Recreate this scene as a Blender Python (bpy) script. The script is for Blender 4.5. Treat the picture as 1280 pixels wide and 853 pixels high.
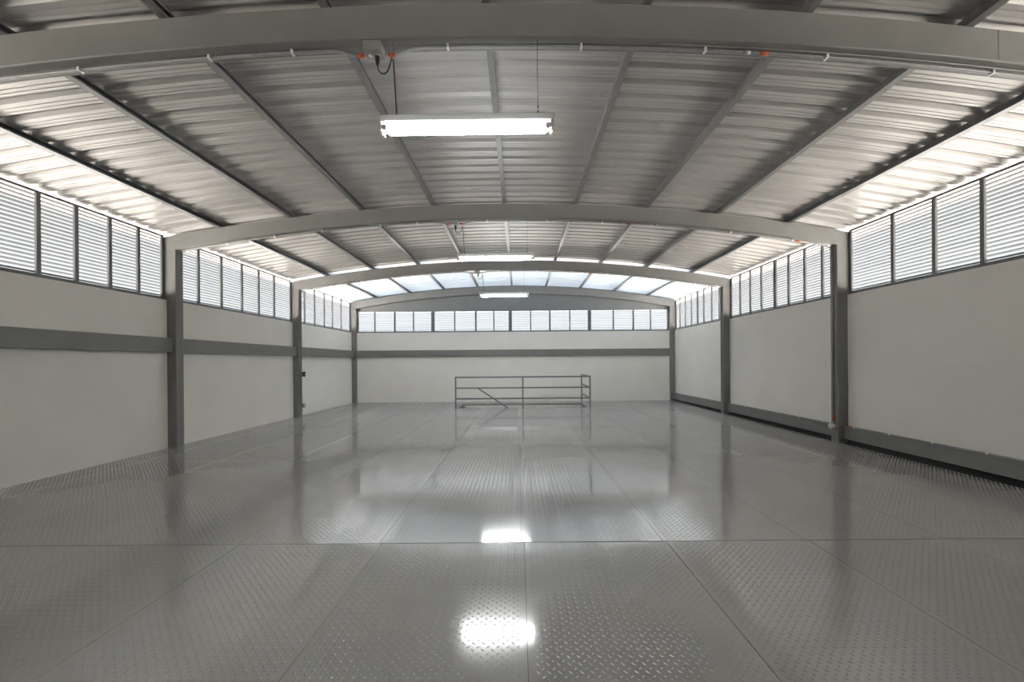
import bpy, bmesh, math, random
from mathutils import Vector, Matrix
random.seed(7)
for o in list(bpy.data.objects): bpy.data.objects.remove(o)
S = bpy.context.scene
COL = S.collection
PI = math.pi
# ------------------------------------------------------------------ camera
F_PX, VPX, VPY, CAM_H, ROLL = 515.0, 648.5, 453.0, 1.553, math.radians(0.45)
cd = bpy.data.cameras.new('camera'); cam = bpy.data.objects.new('camera', cd); COL.objects.link(cam)
cd.sensor_fit = 'HORIZONTAL'; cd.sensor_width = 36.0; cd.lens = 36.0 * F_PX / 1280
cd.shift_x = -(VPX - 640) / 1280; cd.shift_y = (VPY - 426.5) / 1280
cd.clip_start = 0.05; cd.clip_end = 500
cam.location = (0, 0, CAM_H)
cam.rotation_euler = (Matrix.Rotation(PI/2, 4, 'X') @ Matrix.Rotation(-ROLL, 4, 'Z')).to_euler()
S.camera = cam
# ------------------------------------------------------------------ light
w = bpy.data.worlds.new('sky'); S.world = w; w.use_nodes = True
bg = w.node_tree.nodes['Background']
bg.inputs['Color'].default_value = (0.84, 0.93, 1.02, 1); bg.inputs['Strength'].default_value = 0.30
sd = bpy.data.lights.new('sun', 'SUN'); sun = bpy.data.objects.new('sun', sd); COL.objects.link(sun)
sd.energy = 33.0; sd.angle = math.radians(0.6); sd.color = (1.0, 0.955, 0.9)
sun.rotation_euler = (math.radians(-14), math.radians(17), 0)
TUBE = 19.5
vs = S.view_settings
vs.view_transform = 'Standard'; vs.look = 'None'; vs.gamma = 1.0; vs.use_curve_mapping = False
vs.exposure = 1.88
# ------------------------------------------------------------------ materials
def mat(name, col, rough=0.5, metal=0.0, spec=0.5, noise=0.0, nscale=3.0, bump=0.0, bscale=30.0, stretch=(1, 1, 1), emit=None, estr=0, rvar=0.0, coat=0.0):
    m = bpy.data.materials.new(name); m.use_nodes = True
    nt = m.node_tree; b = nt.nodes['Principled BSDF']; L = nt.links.new
    b.inputs['Base Color'].default_value = (*col, 1); b.inputs['Roughness'].default_value = rough
    b.inputs['Metallic'].default_value = metal; b.inputs['Specular IOR Level'].default_value = spec
    b.inputs['Coat Weight'].default_value = coat
    if emit:
        b.inputs['Emission Color'].default_value = (*emit, 1); b.inputs['Emission Strength'].default_value = estr
    g = nt.nodes.new('ShaderNodeNewGeometry'); mp = nt.nodes.new('ShaderNodeMapping')
    mp.inputs['Scale'].default_value = stretch; L(g.outputs['Position'], mp.inputs['Vector'])
    if noise or rvar:
        n = nt.nodes.new('ShaderNodeTexNoise'); n.inputs['Scale'].default_value = nscale; n.inputs['Detail'].default_value = 5
        L(mp.outputs['Vector'], n.inputs['Vector'])
        if noise:
            r = nt.nodes.new('ShaderNodeMapRange')
            r.inputs[1].default_value = 0.3; r.inputs[2].default_value = 0.7
            r.inputs[3].default_value = 1 - noise; r.inputs[4].default_value = 1 + noise
            L(n.outputs['Fac'], r.inputs[0])
            mx = nt.nodes.new('ShaderNodeVectorMath'); mx.operation = 'SCALE'
            mx.inputs[0].default_value = col; L(r.outputs[0], mx.inputs['Scale']); L(mx.outputs[0], b.inputs['Base Color'])
        if rvar:
            r2 = nt.nodes.new('ShaderNodeMapRange')
            r2.inputs[1].default_value = 0.3; r2.inputs[2].default_value = 0.7
            r2.inputs[3].default_value = rough - rvar; r2.inputs[4].default_value = rough + rvar
            L(n.outputs['Fac'], r2.inputs[0]); L(r2.outputs[0], b.inputs['Roughness'])
    if bump:
        n2 = nt.nodes.new('ShaderNodeTexNoise'); n2.inputs['Scale'].default_value = bscale; n2.inputs['Detail'].default_value = 3
        L(mp.outputs['Vector'], n2.inputs['Vector'])
        bp = nt.nodes.new('ShaderNodeBump'); bp.inputs['Strength'].default_value = bump; bp.inputs['Distance'].default_value = 0.02
        L(n2.outputs['Fac'], bp.inputs['Height']); L(bp.outputs['Normal'], b.inputs['Normal'])
    return m
M = {
 'plaster': mat('plaster', (0.86, 0.835, 0.785), 0.7, noise=0.025, nscale=1.5, bump=0.06, bscale=60),
 'steel':   mat('steel_paint', (0.22, 0.218, 0.212), 0.42, noise=0.05, nscale=4, bump=0.04, bscale=25),
 'purlin':  mat('purlin_paint', (0.19, 0.192, 0.192), 0.4, noise=0.08, nscale=5),
 'sheet':   mat('roof_sheet', (0.44, 0.43, 0.418), 0.42, metal=0.25, noise=0.06, nscale=2.2, stretch=(0.5, 6, 1), rvar=0.06),
 'floor':   None,
 'slat':    mat('louvre_slat', (0.06, 0.06, 0.061), 0.6, spec=0.15),
 'frame':   mat('window_frame', (0.17, 0.172, 0.172), 0.45, noise=0.05),
 'gable':   mat('gable_panel', (0.225, 0.235, 0.24), 0.5, noise=0.04),
 'rail':    mat('railing_paint', (0.2, 0.206, 0.21), 0.4),
 'white':   mat('white_enamel', (0.88, 0.88, 0.86), 0.35),
 'tube':    mat('lit_tube', (1, 1, 1), 0.4, emit=(0.97, 0.99, 1.0), estr=TUBE),
 'cap':     mat('tube_cap', (0.55, 0.55, 0.54), 0.3, metal=0.6),
 'box':     mat('grey_box', (0.3, 0.3, 0.29), 0.45),
 'black':   mat('black_rubber', (0.012, 0.012, 0.012), 0.5),
 'cord':    mat('cord', (0.035, 0.033, 0.03), 0.6),
 'galv':    mat('galvanised', (0.36, 0.36, 0.355), 0.4, metal=0.35, noise=0.08, nscale=20),
 'pipe':    mat('painted_pipe', (0.2, 0.2, 0.198), 0.4),
 'orange':  mat('orange_tape', (0.6, 0.11, 0.03), 0.5),
 'ivory':   mat('ivory_plastic', (0.75, 0.72, 0.64), 0.4),
 'concrete':mat('outdoor_concrete', (0.52, 0.5, 0.475), 0.8, noise=0.12, nscale=0.8),
 'dark':    mat('slot_shade', (0.03, 0.03, 0.03), 0.8),  # near-black colour painted in for the shade of the void below the beam
 'grout':   mat('seam_filler', (0.07, 0.07, 0.068), 0.7),
}
def floor_mat():
    m = bpy.data.materials.new('checker_plate_paint'); m.use_nodes = True
    nt = m.node_tree; b = nt.nodes['Principled BSDF']; L = nt.links.new
    b.inputs['Specular IOR Level'].default_value = 1.0
    b.inputs['Coat Weight'].default_value = 0.6; b.inputs['Coat Roughness'].default_value = 0.09
    g = nt.nodes.new('ShaderNodeNewGeometry'); oi = nt.nodes.new('ShaderNodeObjectInfo')
    add = nt.nodes.new('ShaderNodeVectorMath'); add.operation = 'MULTIPLY_ADD'
    add.inputs[1].default_value = (1, 1, 1); L(g.outputs['Position'], add.inputs[0])
    cx = nt.nodes.new('ShaderNodeCombineXYZ'); mu = nt.nodes.new('ShaderNodeMath'); mu.operation = 'MULTIPLY'; mu.inputs[1].default_value = 40
    L(oi.outputs['Random'], mu.inputs[0]); L(mu.outputs[0], cx.inputs[2]); L(cx.outputs[0], add.inputs[2])
    n = nt.nodes.new('ShaderNodeTexNoise'); n.inputs['Scale'].default_value = 1.3; n.inputs['Detail'].default_value = 4
    L(add.outputs[0], n.inputs['Vector'])
    r = nt.nodes.new('ShaderNodeMapRange'); r.inputs[1].default_value = .3; r.inputs[2].default_value = .7; r.inputs[3].default_value = .95; r.inputs[4].default_value = 1.05
    L(n.outputs['Fac'], r.inputs[0])
    sc = nt.nodes.new('ShaderNodeVectorMath'); sc.operation = 'SCALE'; sc.inputs[0].default_value = (0.335, 0.331, 0.323)
    L(r.outputs[0], sc.inputs['Scale']); L(sc.outputs[0], b.inputs['Base Color'])
    r2 = nt.nodes.new('ShaderNodeMapRange'); r2.inputs[1].default_value = .3; r2.inputs[2].default_value = .7; r2.inputs[3].default_value = .085; r2.inputs[4].default_value = .13
    L(n.outputs['Fac'], r2.inputs[0]); L(r2.outputs[0], b.inputs['Roughness'])
    n2 = nt.nodes.new('ShaderNodeTexNoise'); n2.inputs['Scale'].default_value = 1.6; n2.inputs['Detail'].default_value = 1
    L(add.outputs[0], n2.inputs['Vector'])
    bp = nt.nodes.new('ShaderNodeBump'); bp.inputs['Strength'].default_value = 0.09; bp.inputs['Distance'].default_value = 0.012
    L(n2.outputs['Fac'], bp.inputs['Height']); L(bp.outputs['Normal'], b.inputs['Normal'])
    return m
M['floor'] = floor_mat()
def skylight_mat():
    m = bpy.data.materials.new('translucent_sheet'); m.use_nodes = True
    nt = m.node_tree; L = nt.links.new; out = nt.nodes['Material Output']; b = nt.nodes['Principled BSDF']
    b.inputs['Base Color'].default_value = (0.62, 0.65, 0.68, 1); b.inputs['Roughness'].default_value = 0.3
    t = nt.nodes.new('ShaderNodeBsdfTranslucent')
    g = nt.nodes.new('ShaderNodeNewGeometry'); mp = nt.nodes.new('ShaderNodeMapping'); mp.inputs['Scale'].default_value = (0.5, 6, 1)
    n = nt.nodes.new('ShaderNodeTexNoise'); n.inputs['Scale'].default_value = 1.8; n.inputs['Detail'].default_value = 4
    L(g.outputs['Position'], mp.inputs['Vector']); L(mp.outputs['Vector'], n.inputs['Vector'])
    r = nt.nodes.new('ShaderNodeMapRange'); r.inputs[1].default_value = .3; r.inputs[2].default_value = .7; r.inputs[3].default_value = .007; r.inputs[4].default_value = .022
    L(n.outputs['Fac'], r.inputs[0])
    sc = nt.nodes.new('ShaderNodeVectorMath'); sc.operation = 'SCALE'; sc.inputs[0].default_value = (0.72, 0.9, 1.12)
    L(r.outputs[0], sc.inputs['Scale']); L(sc.outputs[0], t.inputs['Color'])
    ad = nt.nodes.new('ShaderNodeAddShader'); L(b.outputs[0], ad.inputs[0]); L(t.outputs[0], ad.inputs[1]); L(ad.outputs[0], out.inputs['Surface'])
    return m
M['skylight'] = skylight_mat()
# ------------------------------------------------------------------ helpers
def mesh(name, V, Fc, m, smooth=False):
    me = bpy.data.meshes.new(name); me.from_pydata([tuple(v) for v in V], [], Fc); me.update()
    if m: me.materials.append(M[m])
    if smooth:
        for p in me.polygons: p.use_smooth = True
    return me
def obj(name, me, parent=None, loc=(0, 0, 0), rot=(0, 0, 0), scale=(1, 1, 1)):
    o = bpy.data.objects.new(name, me); COL.objects.link(o)
    o.location = loc; o.rotation_euler = rot; o.scale = scale
    if parent: o.parent = parent
    return o
def empty(name, loc=(0, 0, 0)):
    o = bpy.data.objects.new(name, None); COL.objects.link(o); o.location = loc; o.empty_display_size = 0.1
    return o
def tag(o, label, cat=None, group=None, kind=None):
    o['label'] = label
    if cat: o['category'] = cat
    if group: o['group'] = group
    if kind: o['kind'] = kind
    return o
def box_vf(x0, x1, y0, y1, z0, z1, V=None, Fc=None, bev=0.0):
    V = [] if V is None else V; Fc = [] if Fc is None else Fc; n = len(V)
    V += [(x0,y0,z0),(x1,y0,z0),(x1,y1,z0),(x0,y1,z0),(x0,y0,z1),(x1,y0,z1),(x1,y1,z1),(x0,y1,z1)]
    Fc += [tuple(n+i for i in f) for f in ((3,2,1,0),(4,5,6,7),(0,1,5,4),(1,2,6,5),(2,3,7,6),(3,0,4,7))]
    return V, Fc
def box(name, x0, x1, y0, y1, z0, z1, m, parent=None, bev=0.0):
    """a box mesh object whose origin is at its centre; small bevel when asked"""
    c = Vector(((x0+x1)/2, (y0+y1)/2, (z0+z1)/2)); h = Vector((abs(x1-x0)/2, abs(y1-y0)/2, abs(z1-z0)/2))
    V, Fc = box_vf(-h.x, h.x, -h.y, h.y, -h.z, h.z)
    me = mesh(name, V, Fc, m)
    if bev:
        bm = bmesh.new(); bm.from_mesh(me)
        bmesh.ops.bevel(bm, geom=bm.edges[:], offset=min(bev, 0.45*min(h)*2), segments=2, profile=0.5, affect='EDGES')
        bm.to_mesh(me); bm.free()
    loc = c - (Vector(parent.location) if parent else Vector())
    return obj(name, me, parent, loc)
def tube_vf(pts, r, seg=8, V=None, Fc=None, cap=True):
    V = [] if V is None else V; Fc = [] if Fc is None else Fc
    pts = [Vector(p) for p in pts]; base = len(V); prev = None
    for i, p in enumerate(pts):
        t = (pts[min(i+1, len(pts)-1)] - pts[max(i-1, 0)]).normalized()
        if prev is None:
            a = Vector((0, 0, 1)) if abs(t.z) < 0.9 else Vector((1, 0, 0))
            u = t.cross(a).normalized()
        else:
            u = (prev - t * prev.dot(t)).normalized()
        prev = u; v = t.cross(u)
        for k in range(seg):
            an = 2*PI*k/seg; V.append(tuple(p + (u*math.cos(an) + v*math.sin(an))*r))
    for i in range(len(pts)-1):
        for k in range(seg):
            a = base+i*seg+k; b = base+i*seg+(k+1) % seg
            Fc.append((a, b, b+seg, a+seg))
    if cap:
        Fc.append(tuple(base+k for k in range(seg))[::-1]); n = base+(len(pts)-1)*seg
        Fc.append(tuple(n+k for k in range(seg)))
    return V, Fc
def tube(name, pts, r, m, parent=None, seg=8):
    o0 = Vector(parent.location) if parent else Vector()
    c = sum((Vector(p) for p in pts), Vector()) / len(pts)
    V, Fc = tube_vf([Vector(p)-c for p in pts], r, seg)
    return obj(name, mesh(name, V, Fc, m, True), parent, c - o0)
def prism(name, poly, axis, a0, a1, m, parent=None):
    """poly in the two other axes (cyclic order x,y,z without axis), extruded along axis"""
    n = len(poly); V = []
    for a in (a0, a1):
        for (p, q) in poly:
            V.append({'x': (a, p, q), 'y': (p, a, q), 'z': (p, q, a)}[axis])
    Fc = [tuple(range(n))[::-1], tuple(range(n, 2*n))] + [(i, (i+1) % n, n+(i+1) % n, n+i) for i in range(n)]
    me = mesh(name, V, Fc, m)
    bm = bmesh.new(); bm.from_mesh(me); bmesh.ops.recalc_face_normals(bm, faces=bm.faces[:]); bm.to_mesh(me); bm.free()
    o0 = Vector(parent.location) if parent else Vector()
    return obj(name, me, parent, -o0)
# ------------------------------------------------------------------ dimensions
XC = -0.22                        # centre line of the hall
XL_IN, XL_OUT, XR_IN, XR_OUT = -6.40, -6.67, 5.96, 6.23   # column faces
WL, WR = -6.57, 6.15              # plaster faces of the side walls
K = 0.0142
def zb(x): return CAM_H + 2.70 - K*(x-XC)**2      # soffit of the arched beams
DEPTH, FW = 0.275, 0.174
def zt(x): return zb(x) + DEPTH                   # top of the arched beams
PUR_H = 0.08
def zs(x): return zt(x) + PUR_H                   # underside of the roof sheets
FR = [-0.9, 3.4, 7.7, 12.0, 16.2]                 # front faces of the frames
YB = 16.30                                        # plaster face of the far wall
YR = -5.2                                         # rear wall, behind the camera
SILL = 2.77; HEAD = 3.995

# ------------------------------------------------------------------ floor: checker plates
floor = empty('floor'); tag(floor, 'grey painted steel checker plate floor of the whole hall', 'floor', kind='structure')
LP = 0.0545
_plates = {}
def curl(ln, mode):
    # plate edges dressed up a few millimetres along the welded cross seam
    if mode == 'near': return lambda y: 0.0035*math.exp(-(ln/2-y)/0.3)
    if mode == 'next': return lambda y: 0.0058*math.exp(-(y+ln/2)/0.42)
    return lambda y: 0.0
def lug_mesh(wd, ln, cz):
    V = []; Fc = []
    L2, W2, H = 0.0155, 0.005, 0.0034
    nx = int((wd-0.02)/LP); ny = int((ln-0.02)/LP)
    ox = -(nx-1)*LP/2 - LP*0.25; oy = -(ny-1)*LP/2 - LP*0.25
    for i in range(nx):
        for j in range(ny):
            for t in (0, 1):
                cx = ox+(i+0.5*t)*LP; cy = oy+(j+0.5*t)*LP
                if abs(cx) > wd/2-0.018 or abs(cy) > ln/2-0.018: continue
                s = 1 if t else -1; d = (0.7071, 0.7071*s); e = (-0.7071*s, 0.7071)
                n = len(V)
                for (a, b, z) in ((-1, 0, 0), (0, -1, 0), (1, 0, 0), (0, 1, 0), (-.55, 0, H), (.55, 0, H)):
                    V.append((cx+d[0]*a*L2+e[0]*b*W2, cy+d[1]*a*L2+e[1]*b*W2, z+cz(cy)))
                Fc += [(n, n+1, n+4), (n+1, n+2, n+5), (n+1, n+5, n+4), (n+2, n+3, n+5), (n+3, n, n+4), (n+3, n+4, n+5)]
    return mesh('tread_lugs', V, Fc, 'floor', True)
def plate(x0, x1, y0, y1, rx=0.0, ry=0.0, mode=None):
    g = 0.0022; wd = round(x1-x0-2*g, 3); ln = round(y1-y0-2*g, 3)
    if (wd, ln, mode) not in _plates:
        cz = curl(ln, mode); n = 28 if mode else 1; V = []; Fc = []
        for i in range(n+1):
            y = -ln/2+ln*i/n; z = cz(y)
            V += [(-wd/2, y, z), (wd/2, y, z), (-wd/2, y, z), (wd/2, y, z), (-wd/2, y, z-.008), (wd/2, y, z-.008)]
            if i:
                p = 6*i; q = p-6
                Fc += [(q, q+1, p+1, p), (q+4, q+2, p+2, p+4), (q+3, q+5, p+5, p+3), (q+5, q+4, p+4, p+5)]
        Fc += [(4, 5, 3, 2), (6*n+5, 6*n+4, 6*n+2, 6*n+3)]
        me = mesh('floor_plate', V, Fc, 'floor')
        for p in me.polygons: p.use_smooth = p.normal.z > 0.9
        _plates[(wd, ln, mode)] = (me, lug_mesh(wd, ln, cz))
    a, b = _plates[(wd, ln, mode)]
    p = obj('floor_plate', a, floor, ((x0+x1)/2, (y0+y1)/2, 0), (rx, ry, 0))
    l = obj('tread_lugs', b, p); l['kind'] = 'stuff'
FX0, FX1 = -6.57, 6.02
HX0, HX1, HY0, HY1 = -2.07, 2.30, 13.96, 15.12    # stair opening
rows = [YR, -2.66, 0.44, 3.54, 6.64, 9.74, 12.84, 15.94, YB]
for ri in range(len(rows)-1):
    y0, y1 = rows[ri], rows[ri+1]
    sh = 0.035 if y1 < 3.6 else 0.008
    xs = [FX0] + [sh+1.22*k for k in range(-5, 5)] + [FX1]
    for x0, x1 in zip(xs, xs[1:]):
        rx = random.uniform(-.0007, .0007); ry = random.uniform(-.0012, .0012)
        if y1 > HY0 and y0 < HY1 and x1 > HX0 and x0 < HX1:
            plate(x0, x1, y0, HY0); plate(x0, x1, HY1, y1)
            if x0 < HX0: plate(x0, HX0, HY0, HY1)
            if x1 > HX1: plate(HX1, x1, HY0, HY1)
        else:
            plate(x0, x1, y0, y1, rx, ry, 'near' if abs(y1-3.54) < .01 else 'next' if abs(y0-3.54) < .01 else None)
# bed under the seams, with the stair opening left free
for (a, b, c, d) in ((FX0, FX1, YR, HY0-.002), (FX0, FX1, HY1+.002, YB), (FX0, HX0-.002, HY0-.002, HY1+.002), (HX1+.002, FX1, HY0-.002, HY1+.002)):
    box('floor_bed', a, b, c, d, -0.16, -0.0125, 'grout', floor)

# ------------------------------------------------------------------ walls
def seg_bounds():
    s = [YR] + FR + [YB]
    out = []
    prev = YR
    for f in FR:
        out.append((prev, f)); prev = f+FW
    return out
BAYS = seg_bounds()
wl = empty('wall_left'); tag(wl, 'off-white plastered side wall with the grey mid rail on the left', 'wall', kind='structure')
wr = empty('wall_right'); tag(wr, 'off-white plastered side wall without a mid rail on the right', 'wall', kind='structure')
for (a, b) in BAYS:
    box('wall_panel', WL-0.16, WL, a, b, -0.16, SILL, 'plaster', wl)
    box('wall_panel', WR, WR+0.16, a, b, -0.9, SILL, 'plaster', wr)
box('slot_shade_bottom', FX1, WR, YR, YB, -0.9, -0.6, 'dark', wr)  # added black boxes: shade of the gap under the base beam, as colour
box('slot_shade_back', WR-0.012, WR, YR, YB, -0.6, 0.078, 'dark', wr)  # added black strip, covers the lit plaster and the daylight leaks
box('slot_shade_side', FX1-0.02, FX1, YR, YB, -0.6, -0.17, 'dark', wr)
wb = empty('wall_back'); tag(wb, 'off-white plastered far wall behind the stair railing', 'wall', kind='structure')
box('wall_panel', XL_OUT, XR_OUT, YB, YB+0.2, -0.16, SILL-0.01, 'plaster', wb)
gp = [(XL_OUT, 3.62), (XR_OUT, 3.62)] + [(x, zs(x)-0.004) for x in [XR_OUT-(XR_OUT-XL_OUT)*i/24 for i in range(25)]]
prism('gable_panel', gp, 'y', YB+0.075, YB+0.13, 'gable', wb)
wrr = empty('wall_rear'); tag(wrr, 'off-white plastered end wall behind the viewpoint', 'wall', kind='structure')
rp = [(WL-.16, -0.16), (WR+.16, -0.16)] + [(x, zs(x)-0.004) for x in [WR+.16-(WR-WL+.32)*i/24 for i in range(25)]]
prism('wall_panel', rp, 'y', YR-0.2, YR, 'plaster', wrr)

# ------------------------------------------------------------------ louvred windows
sV, sF = box_vf(-0.021, 0.021, -0.5, 0.5, -0.0035, 0.0035)
SLAT = mesh('slat', sV, sF, 'slat')
PITCH = 0.056
def side_window(n, side, y0, y1, mull, label, thick=(), pitch=PITCH, seen=True):
    x = -6.62 if side < 0 else 6.19                    # inner face of the frame
    out = -1 if side < 0 else 1
    wdw = empty('window_%d' % n, (x, (y0+y1)/2, SILL)); tag(wdw, label, 'window', kind='structure')
    fx = sorted((x, x+out*0.085))
    box('sill_rail', fx[0], fx[1], y0, y1, SILL, SILL+0.055, 'frame', wdw)
    box('head_rail', fx[0], fx[1], y0, y1, HEAD-0.052, HEAD-0.018, 'frame', wdw)
    edges = [y0] + list(mull) + [y1]
    for i, e in enumerate(edges):
        t = 0.026 if e not in thick else 0.05
        a, b = e-t, e+t
        if i == 0: a, b = y0, y0+0.05
        if i == len(edges)-1: a, b = y1-0.05, y1
        fo = sorted((x-out*0.006, x+out*0.026))
        box('mullion', fo[0], fo[1], a, b, SILL-0.012 if 0 < i < len(edges)-1 else SILL, HEAD-0.05, 'frame', wdw)
    for e0, e1 in zip(edges, edges[1:]):
        for k in range(40):
            z = SILL+0.085+k*pitch
            if z > HEAD-0.062: break
            obj('slat', SLAT, wdw, (out*0.052, (e0+e1)/2-(y0+y1)/2, z-SILL),
                (0, random.uniform(-.035, .035)+out*0.36, 0), (1, e1-e0-0.004, 1))
side_window(1, -1, BAYS[2][0], BAYS[2][1], [4.2, 4.7, 5.2, 5.69, 6.18, 6.69, 7.19], 'louvred window strip high in the left wall, nearest bay in view')
side_window(2, -1, BAYS[3][0], BAYS[3][1], [8.54, 9.2, 9.88, 10.52, 11.18], 'louvred window strip high in the left wall, middle bay')
side_window(3, -1, BAYS[4][0], BAYS[4][1], [12.77, 13.4, 14.07, 14.68, 15.4], 'louvred window strip high in the left wall, farthest bay')
side_window(4, 1, BAYS[2][0], BAYS[2][1], [4.2, 4.85, 5.49, 6.13, 6.81], 'louvred window strip high in the right wall, nearest bay in view')
side_window(5, 1, BAYS[3][0], BAYS[3][1], [8.39, 8.91, 9.44, 9.94, 10.5, 11.0, 11.5], 'louvred window strip high in the right wall, middle bay', thick=(9.94,))
side_window(6, 1, BAYS[4][0], BAYS[4][1], [12.7, 13.2, 13.77, 14.24, 14.76, 15.3, 15.8], 'louvred window strip high in the right wall, farthest bay', thick=(14.24,))
# bays beside and behind the viewpoint: whole-bay slats, they only bring their daylight
side_window(8, -1, BAYS[1][0], BAYS[1][1], [1.3], 'louvred window strip high in the left wall beside the viewpoint')
side_window(9, 1, BAYS[1][0], BAYS[1][1], [1.3], 'louvred window strip high in the right wall beside the viewpoint')
side_window(10, -1, BAYS[0][0], BAYS[0][1], [-3.1], 'louvred window strip high in the left wall behind the viewpoint')
side_window(11, 1, BAYS[0][0], BAYS[0][1], [-3.1], 'louvred window strip high in the right wall behind the viewpoint')
# far wall window strip
win = empty('window_7', (XC, YB+0.05, SILL)); tag(win, 'long louvred window strip of sixteen panes in the far wall', 'window', kind='structure')
ED = [447.6, 468.6, 493.6, 516.9, 541.2, 568.4, 594.8, 617.4, 637.8, 663.3, 687.3, 712.2, 736.8, 766.6, 791.5, 813.1, 834.0]
ex = [(u-VPX+0.4)*(YB+0.05)/F_PX for u in ED]; ex[0] = XL_IN-0.02; ex[-1] = XR_IN+0.02
HB = 3.625
box('sill_rail', XL_IN-.1, XR_IN+.1, YB+0.03, YB+0.12, SILL-0.01, SILL+0.045, 'frame', win)
box('head_rail', XL_IN-.1, XR_IN+.1, YB+0.03, YB+0.12, HB-0.045, HB+0.005, 'gable', win)
for i, e in enumerate(ex):
    t = 0.065 if i in (4, 8, 12) else 0.08 if i in (0, 16) else 0.03 if i % 2 == 0 else 0.022
    box('mullion', e-t, e+t, YB+0.025, YB+0.12, SILL-0.01, HB-0.045, 'frame', win)
sV2, sF2 = box_vf(-0.5, 0.5, -0.019, 0.019, -0.0035, 0.0035)
SLATB = mesh('slat', sV2, sF2, 'slat')
for i, (e0, e1) in enumerate(zip(ex, ex[1:])):
    for k in range(13):
        obj('slat', SLATB, win, ((e0+e1)/2-XC, 0.03, 0.085+k*0.0575), (random.uniform(-.05, .05)-0.25, 0, 0), (e1-e0-0.03, 1, 1))

# ------------------------------------------------------------------ roof sheets
ceil = empty('ceiling'); tag(ceil, 'curved ceiling of bare ribbed metal roof sheets on purlins', 'ceiling', kind='structure')
RP, NR = 0.2433, 6
prof = []
for k in range(NR):
    y = k*RP
    prof += [(y, 0), (y+.046, 0), (y+.052, .004), (y+.062, .004), (y+.068, 0), (y+.098, 0), (y+.104, .004), (y+.114, .004), (y+.12, 0), (y+.15, 0), (y+.172, .036), (y+.216, .036)]
prof += [(NR*RP, -0.004), (NR*RP+.05, -0.004)]
NXS = 40; x0s, x1s = XC-6.88, XC+6.88
V = []; Fc = []
for i in range(NXS+1):
    x = x0s+(x1s-x0s)*i/NXS
    for (y, dz) in prof: V.append((x, y, zs(x)+dz))
npf = len(prof)
for i in range(NXS):
    for j in range(npf-1):
        a = i*npf+j; Fc.append((a, a+1, a+npf+1, a+npf))
SHEET = mesh('roof_sheet', V, Fc, 'sheet')
SKYSHEET = mesh('skylight_sheet', V, Fc, 'skylight')
obj('roof_sheet', SHEET, ceil, (0, 4.48+1.46*4+RP, 0.004))
for k in range(-7, 9):
    obj('roof_sheet' if k < 5 else 'skylight_sheet', SHEET if k < 5 else SKYSHEET, ceil, (0, 4.48+1.46*k+(RP if k > 4 else 0), random.uniform(-.0006, .0006)))

# ------------------------------------------------------------------ purlins
ORD = ['first', 'second', 'third', 'fourth', 'fifth', 'sixth', 'seventh', 'eighth', 'ninth']
PX = [XC-0.03+1.335*k for k in range(-4, 5)]
for i, x in enumerate(PX):
    y0, y1 = YR, YB+0.07
    hw, h = 0.034, PUR_H-0.002; a = math.atan(-2*K*(x-XC))
    # lipped channel section, open to one side
    sec = [(-hw, 0), (hw, 0), (hw, .018), (hw-.006, .018), (hw-.006, .006), (-hw+.006, .006), (-hw+.006, h-.006), (hw-.006, h-.006), (hw-.006, h-.018), (hw, h-.018), (hw, h), (-hw, h)]
    pts = [(p*math.cos(a)-q*math.sin(a), p*math.sin(a)+q*math.cos(a)+0.001) for p, q in sec]
    n = len(pts); V = [(p, yy-(y0+y1)/2, q) for yy in (y0, y1) for p, q in pts]
    Fc = [tuple(range(n)), tuple(range(2*n-1, n-1, -1))] + [(j, n+j, n+(j+1) % n, (j+1) % n) for j in range(n)]
    o = obj('roof_purlin', mesh('roof_purlin', V, Fc, 'purlin'), None, (x, (y0+y1)/2, zt(x)))
    tag(o, 'grey steel roof purlin, %s of nine counting from the left wall' % ORD[i], 'purlin', 'roof purlins')

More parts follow.
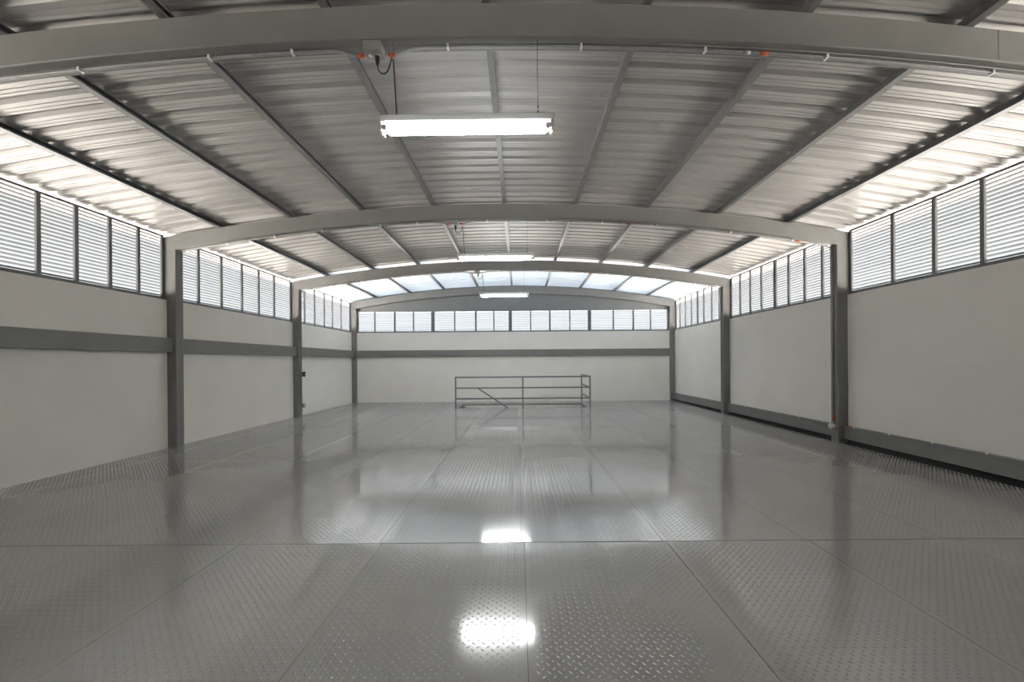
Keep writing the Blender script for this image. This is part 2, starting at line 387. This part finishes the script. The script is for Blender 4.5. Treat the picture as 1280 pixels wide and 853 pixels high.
# ------------------------------------------------------------------ portal frames
def sec_pts(inner, d, fw=FW):
    """box section of two channels: (along beam depth, along y); inner face at 0, seam groove in the middle"""
    b = 0.010
    return [(0, b), (0, fw/2-.004), (.005, fw/2), (0, fw/2+.004), (0, fw-b), (b*.3, fw-b*.3), (b, fw), (d-b, fw), (d, fw-b), (d, b), (d-b, 0), (b, 0), (b*.3, b*.3)]
def frame(y, label, base=0.0):
    fr = empty('portal_frame', (XC, y, 0)); tag(fr, label, 'steel frame', 'arched portal frames')
    # arch: sections along x, vertical depth
    N = 44; V = []; Fc = []
    sp = sec_pts(1, DEPTH); n = len(sp)
    for i in range(N+1):
        x = XL_OUT+(XR_OUT-XL_OUT)*i/N
        for (d, yy) in sp: V.append((x-XC, yy, zb(x)+d))
    for i in range(N):
        for j in range(n):
            a = i*n+j; b = i*n+(j+1) % n; Fc.append((a, b, b+n, a+n))
    Fc += [tuple(range(n)), tuple(range(N*n, N*n+n))[::-1]]
    me = mesh('arched_beam', V, Fc, 'steel')
    bm = bmesh.new(); bm.from_mesh(me); bmesh.ops.recalc_face_normals(bm, faces=bm.faces[:]); bm.to_mesh(me); bm.free()
    am = obj('arched_beam', me, fr)
    # splice plates' seams on the arch
    for xs_ in (XC-0.0, XC+4.2):
        V2, F2 = box_vf(-.002, .002, -.0015, .0, .012, DEPTH-.012)
        obj('weld_seam', mesh('weld_seam', V2, F2, 'frame'), am, (xs_-XC, 0, zb(xs_)))
    for (xi, xo) in ((XL_IN, XL_OUT), (XR_IN, XR_OUT)):
        s = -1 if xo < xi else 1
        sp = sec_pts(1, abs(xo-xi)); V = []
        for top in (0, 1):
            for (d, yy) in sp:
                x = xi+s*d; V.append((x-XC, yy, zb(x)+0.0005 if top else base))
        n = len(sp)
        Fc = [tuple(range(n)), tuple(range(n, 2*n))[::-1]] + [(j, (j+1) % n, n+(j+1) % n, n+j) for j in range(n)]
        me = mesh('column', V, Fc, 'steel')
        bm = bmesh.new(); bm.from_mesh(me); bmesh.ops.recalc_face_normals(bm, faces=bm.faces[:]); bm.to_mesh(me); bm.free()
        obj('column', me, fr)
    return fr
frame(FR[1], 'grey arched steel frame whose beam crosses the top of the picture')
frame(FR[2], 'grey arched steel frame, the nearest one with both columns in view')
frame(FR[3], 'grey arched steel frame, the middle one between nearest columns and far wall')
frame(FR[4], 'grey arched steel frame standing against the far wall')
frame(FR[0], 'grey arched steel frame behind the viewpoint')

# ------------------------------------------------------------------ mid rails (left and far wall), base beams (right)
def solid(name, x0, x1, y0, y1, z0, z1, m, label, cat, group=None, bev=0.006):
    o = box(name, x0, x1, y0, y1, z0, z1, m, None, bev); return tag(o, label, cat, group)
for (a, b), lb in zip(BAYS[2:], ('in the nearest bay in view', 'in the middle bay', 'in the farthest bay')):
    solid('wall_rail', WL+0.001, WL+0.105, a+.001, b-.001, 1.785, 2.055, 'steel', 'grey horizontal steel rail across the left wall ' + lb, 'wall rail', 'grey wall rails')
    e = empty('base_beam', (WR-0.05, (a+b)/2, 0.08)); tag(e, 'low grey steel beam just above the floor along the right wall ' + lb, 'beam', 'base beams on the right wall')
    V, Fc = [], []
    sec = [(-.05, 0), (.049, 0), (.049, .225), (-.05, .225), (-.05, .213), (-.042, .213), (-.042, .012), (-.05, .012)]
    V = [(p, yy, q) for yy in (a+.001-(a+b)/2, b-.001-(a+b)/2) for p, q in sec]; n = len(sec)
    Fc = [tuple(range(n))[::-1], tuple(range(n, 2*n))] + [(j, (j+1) % n, n+(j+1) % n, n+j) for j in range(n)]
    me = mesh('channel', V, Fc, 'steel')
    bm = bmesh.new(); bm.from_mesh(me); bmesh.ops.recalc_face_normals(bm, faces=bm.faces[:]); bm.to_mesh(me); bm.free()
    obj('channel', me, e)
solid('wall_rail', XL_IN+.001, XR_IN-.001, YB-0.07, YB-.001, 1.79, 2.055, 'steel', 'grey horizontal steel rail across the far wall above the railing', 'wall rail', 'grey wall rails')

# ------------------------------------------------------------------ stair opening, stair, railing
well = empty('trim_1', (HX0, HY0, 0)); tag(well, 'grey steel rim and pale lining of the stair opening in the floor', 'stair opening', kind='structure')
for (n_, a, b, c, d, z0, z1, m) in (
    ('rim', HX0, HX1, HY1-.012, HY1, -0.012, 0.03, 'rail'), ('rim', HX0, HX1, HY0, HY0+.012, -0.16, 0.004, 'rail'),
    ('rim', HX0, HX0+.012, HY0+.012, HY1-.012, -0.16, 0.012, 'rail'), ('rim', HX1-.012, HX1, HY0+.012, HY1-.012, -0.16, 0.012, 'rail'),
    ('lining', HX0-.1, HX1+.1, HY1, HY1+.1, -3.2, -0.165, 'plaster'), ('lining', HX0-.1, HX1+.1, HY0-.1, HY0, -3.2, -0.165, 'plaster'),
    ('lining', HX0-.1, HX0, HY0, HY1, -3.2, -0.165, 'plaster'), ('lining', HX1, HX1+.1, HY0, HY1, -3.2, -0.165, 'plaster'),
    ('lining', HX0, HX1, HY1-.004, HY1, -0.165, -0.012, 'plaster'),
    ('landing', HX0-.1, HX1+.1, HY0-.1, HY1+.1, -3.3, -3.2, 'plaster')):
    box(n_, a, b, c, d, z0, z1, m, well)
st = empty('staircase', (HX0, (HY0+HY1)/2, 0)); tag(st, 'steel stair going down to the right inside the railed floor opening', 'staircase')
RUN, RISE, NT = 0.25, 0.178, 15
for yy in (HY0+.06, HY1-.06):
    x0, z0 = HX0+.03, -0.02; x1, z1 = x0+NT*RUN, z0-NT*RISE
    prism('stringer', [(x0, z0-.2), (x0, z0), (x1, z1), (x1, z1-.2)], 'y', yy-.012, yy+.012, 'rail', st)
for k in range(NT):
    x = HX0+.05+k*RUN; z = -0.10-k*RISE
    box('tread', x, x+RUN+.03, HY0+.075, HY1-.075, z-.035, z, 'rail', st, 0.004)
tube('handrail', [(-1.41, HY0+.075, 0.685), (-0.37, HY0+.075, -0.01), (1.35, HY0+.075, -1.16)], 0.025, 'rail', st, 10)
for xx, zz in ((-0.05, -0.23), (1.2, -1.07)):
    tube('baluster', [(xx, HY0+.075, zz), (xx, HY0+.075, zz-.75)], 0.014, 'rail', st, 8)
rl = empty('guard_railing', (0.13, 13.9, 0)); tag(rl, 'grey tubular steel guard railing around the stair opening', 'railing')
YF, YK = 13.92, 15.78
def sq(name, x0, x1, y0, y1, z0, z1): return box(name, x0, x1, y0, y1, z0, z1, 'rail', rl, 0.004)
for x in (-2.14, 0.13, 2.40): sq('post', x-.024, x+.024, YF-.024, YF+.024, 0, 1.03)
sq('post', 2.376, 2.424, YK-.024, YK+.024, 0, 1.03)
for z in (0.33, 0.69):
    sq('rail', -2.116, 2.376, YF-.02, YF+.02, z-.023, z+.023)
    sq('rail', 2.38, 2.42, YF+.024, YK-.024, z-.023, z+.023)
sq('top_rail', -2.164, 2.424, YF-.024, YF+.024, 1.03, 1.078)
sq('top_rail', 2.376, 2.424, YF+.024, YK+.024, 1.03, 1.078)
for x, y in ((-2.14, YF), (0.13, YF), (2.40, YF), (2.40, YK)): sq('foot_plate', x-.045, x+.045, y-.03, y+.03, 0.0, 0.006)

# ------------------------------------------------------------------ lamps
LX = -0.415
def lamp(y, label, tilt=0.006):
    z = CAM_H+1.985; L = 1.45; D = 0.112
    e = empty('fluorescent_light', (LX, y, z)); tag(e, label, 'lamp', 'hanging fluorescent lamps')
    e.rotation_euler = (0, -tilt, 0)
    hb = box('housing', LX-L/2, LX+L/2, y-D/2, y+D/2, z-.005, z+.052, 'white', e, 0.006)
    prism('reflector', [(-D/2+.004, -.005), (-D/2+.004, -.02), (-.012, -.012), (0, -.03), (.012, -.012), (D/2-.004, -.02), (D/2-.004, -.005)], 'x', -L/2+.06, L/2-.06, 'white', None).parent = e
    for s in (-1, 1):
        yy = y+s*0.044
        V, Fc = tube_vf([(-L/2+.075, 0, 0), (L/2-.075, 0, 0)], 0.019, 14)
        tb = obj('tube', mesh('tube', V, Fc, 'tube', True), e, (0, s*.044, -.046))
        for q in (-1, 1):
            V, Fc = tube_vf([(q*(L/2-.075), 0, 0), (q*(L/2-.035), 0, 0)], 0.0195, 12)
            obj('end_cap', mesh('end_cap', V, Fc, 'cap', True), tb)
            hold = box('lamp_holder', LX+q*(L/2-.034), LX+q*(L/2-.008), yy-.022, yy+.022, z-.078, z-.004, 'ivory', e, 0.008)
    # suspension: wire on one end, wire with the power cord on the other
    for hx in (-1.006, 0.178):
        top = zb(hx)-z
        dx = hx-LX
        V, Fc = tube_vf([(dx, .03, .05), (dx-(.022 if hx < 0 else 0), .03, top)], 0.0022, 6)
        wv = obj('suspension_wire', mesh('suspension_wire', V, Fc, 'cord', True), e)
        for zz in (.075, .105, .15):
            V, Fc = tube_vf([(dx, .03, zz-.009), (dx, .03, zz+.009)], 0.006, 8)
            obj('wire_clamp', mesh('wire_clamp', V, Fc, 'cord', True), wv)
    bx = -1.20-LX; zb0 = zb(-1.2)-z
    P = [(bx+.03, .06, zb0-.16), (bx+.035, .06, zb0-.20), (bx+.06, .055, zb0-.235), (bx+.09, .05, zb0-.245), (bx+.12, .045, zb0-.225), (bx+.145, .04, zb0-.16), (bx+.157, .035, zb0-.125), (bx+.172, .03, zb0-.15)]
    P += [(bx+.176+.02*t, .03, zb0-.2-(zb0-.26)*t) for t in (0, .2, .4, .6, .8, 1.0)]
    V, Fc = tube_vf(P, 0.0055, 8)
    cdo = obj('power_cord', mesh('power_cord', V, Fc, 'cord', True), e)
    V, Fc = tube_vf([(bx+.03, .06, zb0-.088), (bx+.03, .06, zb0-.125), (bx+.03, .06, zb0-.165)], 0.019, 10)
    for i in range(10): V[20+i] = (bx+.03+(V[20+i][0]-bx-.03)*.5, .06+(V[20+i][1]-.06)*.5, V[20+i][2])
    obj('plug', mesh('plug', V, Fc, 'black', True), cdo)
    for p in (P[6], P[9], P[-1]):
        V, Fc = tube_vf([(p[0], p[1], p[2]-.01), (p[0], p[1], p[2]+.01)], 0.009, 8)
        obj('cord_tie', mesh('cord_tie', V, Fc, 'orange', True), cdo)
    return e
lamp(FR[1]+.02, 'lit twin-tube fluorescent lamp, the largest and nearest one')
lamp(FR[2]+.02, 'lit twin-tube fluorescent lamp hanging from the middle arched beam')
lamp(FR[3]+.02, 'lit twin-tube fluorescent lamp, the smallest and nearest the far wall')

# ------------------------------------------------------------------ outlet boxes and conduits on the arches
def ring_pts(x0, x1, y, off, n):
    return [(x0+(x1-x0)*i/n, y, zb(x0+(x1-x0)*i/n)-off) for i in range(n+1)]
WHERE = {FR[1]: 'nearest arched beam', FR[2]: 'middle arched beam', FR[3]: 'arched beam before the far wall'}
for f in FR[1:4]:
    bx = -1.20; zt0 = zb(bx)
    ob = empty('outlet_box', (bx, f+.08, zt0)); tag(ob, 'small grey outlet box with plug under the ' + WHERE[f], 'outlet box', 'outlet boxes under the arches')
    box('box_body', bx-.075, bx+.075, f+.012, f+.142, zt0-.085, zt0-.004, 'box', ob, 0.006)
    for q, sx in (('socket', -.03), ('socket', .03)):
        V, Fc = tube_vf([(sx, 0, -.089), (sx, 0, -.083)], 0.018, 14)
        obj(q, mesh(q, V, Fc, 'ivory', True), ob, (0, 0 if sx < 0 else -.0, 0))
    for s in (-1, 1):
        V, Fc = tube_vf([(s*.076, .05, -.045), (s*.1, .05, -.045)], 0.014, 10); obj('gland', mesh('gland', V, Fc, 'galv', True), ob)
    # conduit to each side of the box
    for s, xe in ((-1, XL_IN+0.06), (1, XR_IN-0.06)):
        side = 'left' if s < 0 else 'right'
        pts = [(bx+s*.101, f+.13, zb(bx+s*.101)-.045), (bx+s*.16, f+.13, zb(bx+s*.16)-.045), (bx+s*.24, f+.112, zb(bx+s*.24)-.035), (bx+s*.32, f+.10, zb(bx+s*.32)-.02)]
        pts += ring_pts(bx+s*.4, xe, f+.10, .0165, 30)
        c = empty('conduit', (bx, f+.10, zb(bx))); tag(c, 'thin metal conduit under the %s, %s of its box' % (WHERE[f], side), 'conduit', 'arch conduits')
        if f == FR[2] and s > 0:       # goes on down the column
            pts[-1] = (XR_IN-.05, f+.10, zb(XR_IN)-.035)
            pts += [(XR_IN-.022, f+.10, zb(XR_IN)-.09), (XR_IN-.0165, f+.10, zb(XR_IN)-.16), (XR_IN-.0165, f+.10, 2.0), (XR_IN-.0165, f+.10, 0.40)]
        if f == FR[3] and s > 0:
            pts[-1] = (XR_IN-.05, f+.10, zb(XR_IN)-.035)
            pts += [(XR_IN-.022, f+.10, zb(XR_IN)-.09), (XR_IN-.0165, f+.10, zb(XR_IN)-.16), (XR_IN-.0165, f+.10, 2.0), (XR_IN-.0165, f+.10, 0.34)]
        if f == FR[3] and s < 0:
            pts[-1] = (XL_IN+.05, f+.10, zb(XL_IN)-.035)
            pts += [(XL_IN+.022, f+.10, zb(XL_IN)-.09), (XL_IN+.0165, f+.10, zb(XL_IN)-.16), (XL_IN+.0165, f+.10, 2.0), (XL_IN+.0165, f+.10, 0.34)]
        p = tube('pipe', pts, 0.0125, 'galv', c, 8)
        V, Fc = tube_vf([pts[0], pts[1]], 0.016, 8)
        cc = Vector(c.location)
        obj('coupling', mesh('coupling', [Vector(v)-cc for v in V], Fc, 'orange', True), c)
        for cx in (-5.5, -4.6, -3.70, -2.6, -1.9, -.58, .55, 1.6, 2.63, 4.03, 5.2):
            if (cx-bx)*s < 0.3: continue
            V, Fc = box_vf(-.008, .008, -.027, .02, -.032, 0.0)
            obj('clip', mesh('clip', V, Fc, 'white'), c, Vector((cx, f+.10, zb(cx)-.0005))-cc)
        if s > 0:
            for cx, mm in ((1.95, 'galv'), (2.10, 'orange')) + (((5.3, 'orange'),) if f == FR[2] else ()):
                V, Fc = tube_vf([(cx-.035, f+.10, zb(cx-.035)-.0165), (cx+.035, f+.10, zb(cx+.035)-.0165)], 0.0165, 8)
                obj('coupling', mesh('coupling', [Vector(v)-cc for v in V], Fc, mm, True), c)
        if len(pts) > 36:
            for zc in ((2.6, 1.75, 0.9) if f == FR[2] else (2.6, 1.5)):
                xx = pts[-1][0]; V, Fc = box_vf(-.02, .02, -.024, .024, -.008, .008)
                obj('clip', mesh('clip', V, Fc, 'galv'), c, Vector((xx, f+.10, zc))-cc)
# second thin cable on the near arch, right half
cb = tube('cable', [(x, FR[1]+.062, zb(x)-.0055) for x in [1.2+0.16*i for i in range(29)]], 0.005, 'galv'); tag(cb, 'thin loose cable running beside the conduit on the nearest arch', 'cable')

# right column pull box, base conduits
pb = empty('pull_box', (XR_IN-.03, FR[2]+.10, 0.30)); tag(pb, 'round ivory junction box at the foot of the right column', 'junction box')
bmv = bmesh.new(); bmesh.ops.create_uvsphere(bmv, u_segments=16, v_segments=10, radius=0.055); bmesh.ops.scale(bmv, vec=(.75, 1, 1.1), verts=bmv.verts)
me = bpy.data.meshes.new('cover'); bmv.to_mesh(me); bmv.free(); me.materials.append(M['ivory']); [setattr(p, 'use_smooth', True) for p in me.polygons]
obj('cover', me, pb, (-.03, 0, 0))
V, Fc = tube_vf([(-.0, 0, 0), (.028, 0, 0)], 0.048, 16); obj('back_plate', mesh('back_plate', V, Fc, 'ivory', True), pb)
V, Fc = tube_vf([(.0135, 0, .04), (.0135, 0, .10)], 0.018, 10); obj('gland', mesh('gland', V, Fc, 'galv', True), pb)
V, Fc = tube_vf([(.0135, 0, .105), (.0135, 0, .2)], 0.0165, 10); obj('coupling', mesh('coupling', V, Fc, 'orange', True), pb)
for (a, b), lb in zip(BAYS[2:4], ('nearest bay in view', 'middle bay')):
    c = empty('conduit', (WR-.085, (a+b)/2, 0.32)); tag(c, 'thin conduit clipped along the top of the right base beam, ' + lb, 'conduit', 'base beam conduits')
    n = 24; pts = [(WR-.085+.004*math.sin(i*1.3), a+.03+(b-a-.06)*i/n, 0.3185) for i in range(n+1)]
    tube('pipe', pts, 0.011, 'galv', c, 8)
    for i in range(6):
        y = a+.35+(b-a-.6)*i/5
        V, Fc = box_vf(-.022, .022, -.012, .012, -.0135, .0145)
        obj('clip', mesh('clip', V, Fc, 'white'), c, (0, y-(a+b)/2, 0))
    yy = b-.12
    V, Fc = tube_vf([(0, yy-(a+b)/2-.08, -.001), (0, yy-(a+b)/2+.03, -.001)], 0.014, 8); obj('coupling', mesh('coupling', V, Fc, 'orange', True), c)
# switch boxes on the left column of the third frame
for z, lb, s_ in ((1.25, 'dark switch box on the left column, half way up the wall', .07), (0.33, 'grey socket box low on the left column', .055)):
    b_ = empty('switch_box', (XL_IN+.03, FR[3]+.10, z)); tag(b_, lb, 'switch box')
    X0, Y0 = XL_IN, FR[3]+.10
    box('box_body', X0+.03, X0+.10, Y0-.05, Y0+.05, z-s_, z+s_, 'pipe' if z > 1 else 'box', b_, .006)
    box('cover_plate', X0+.10, X0+.106, Y0-.055, Y0+.055, z-s_-.005, z+s_+.005, 'black' if z > 1 else 'galv', b_, .002)
    box('toggle', X0+.106, X0+.116, Y0-.012, Y0+.012, z-.025, z+.025, 'ivory' if z < 1 else 'pipe', b_, .003)

# ------------------------------------------------------------------ outside ground
V, Fc = box_vf(-60, 60, -60, 60, -3.7, -3.5)
g = obj('ground', mesh('ground', V, Fc, 'concrete')); tag(g, 'pale sunlit concrete yard outside below the louvred windows', 'ground', kind='structure')
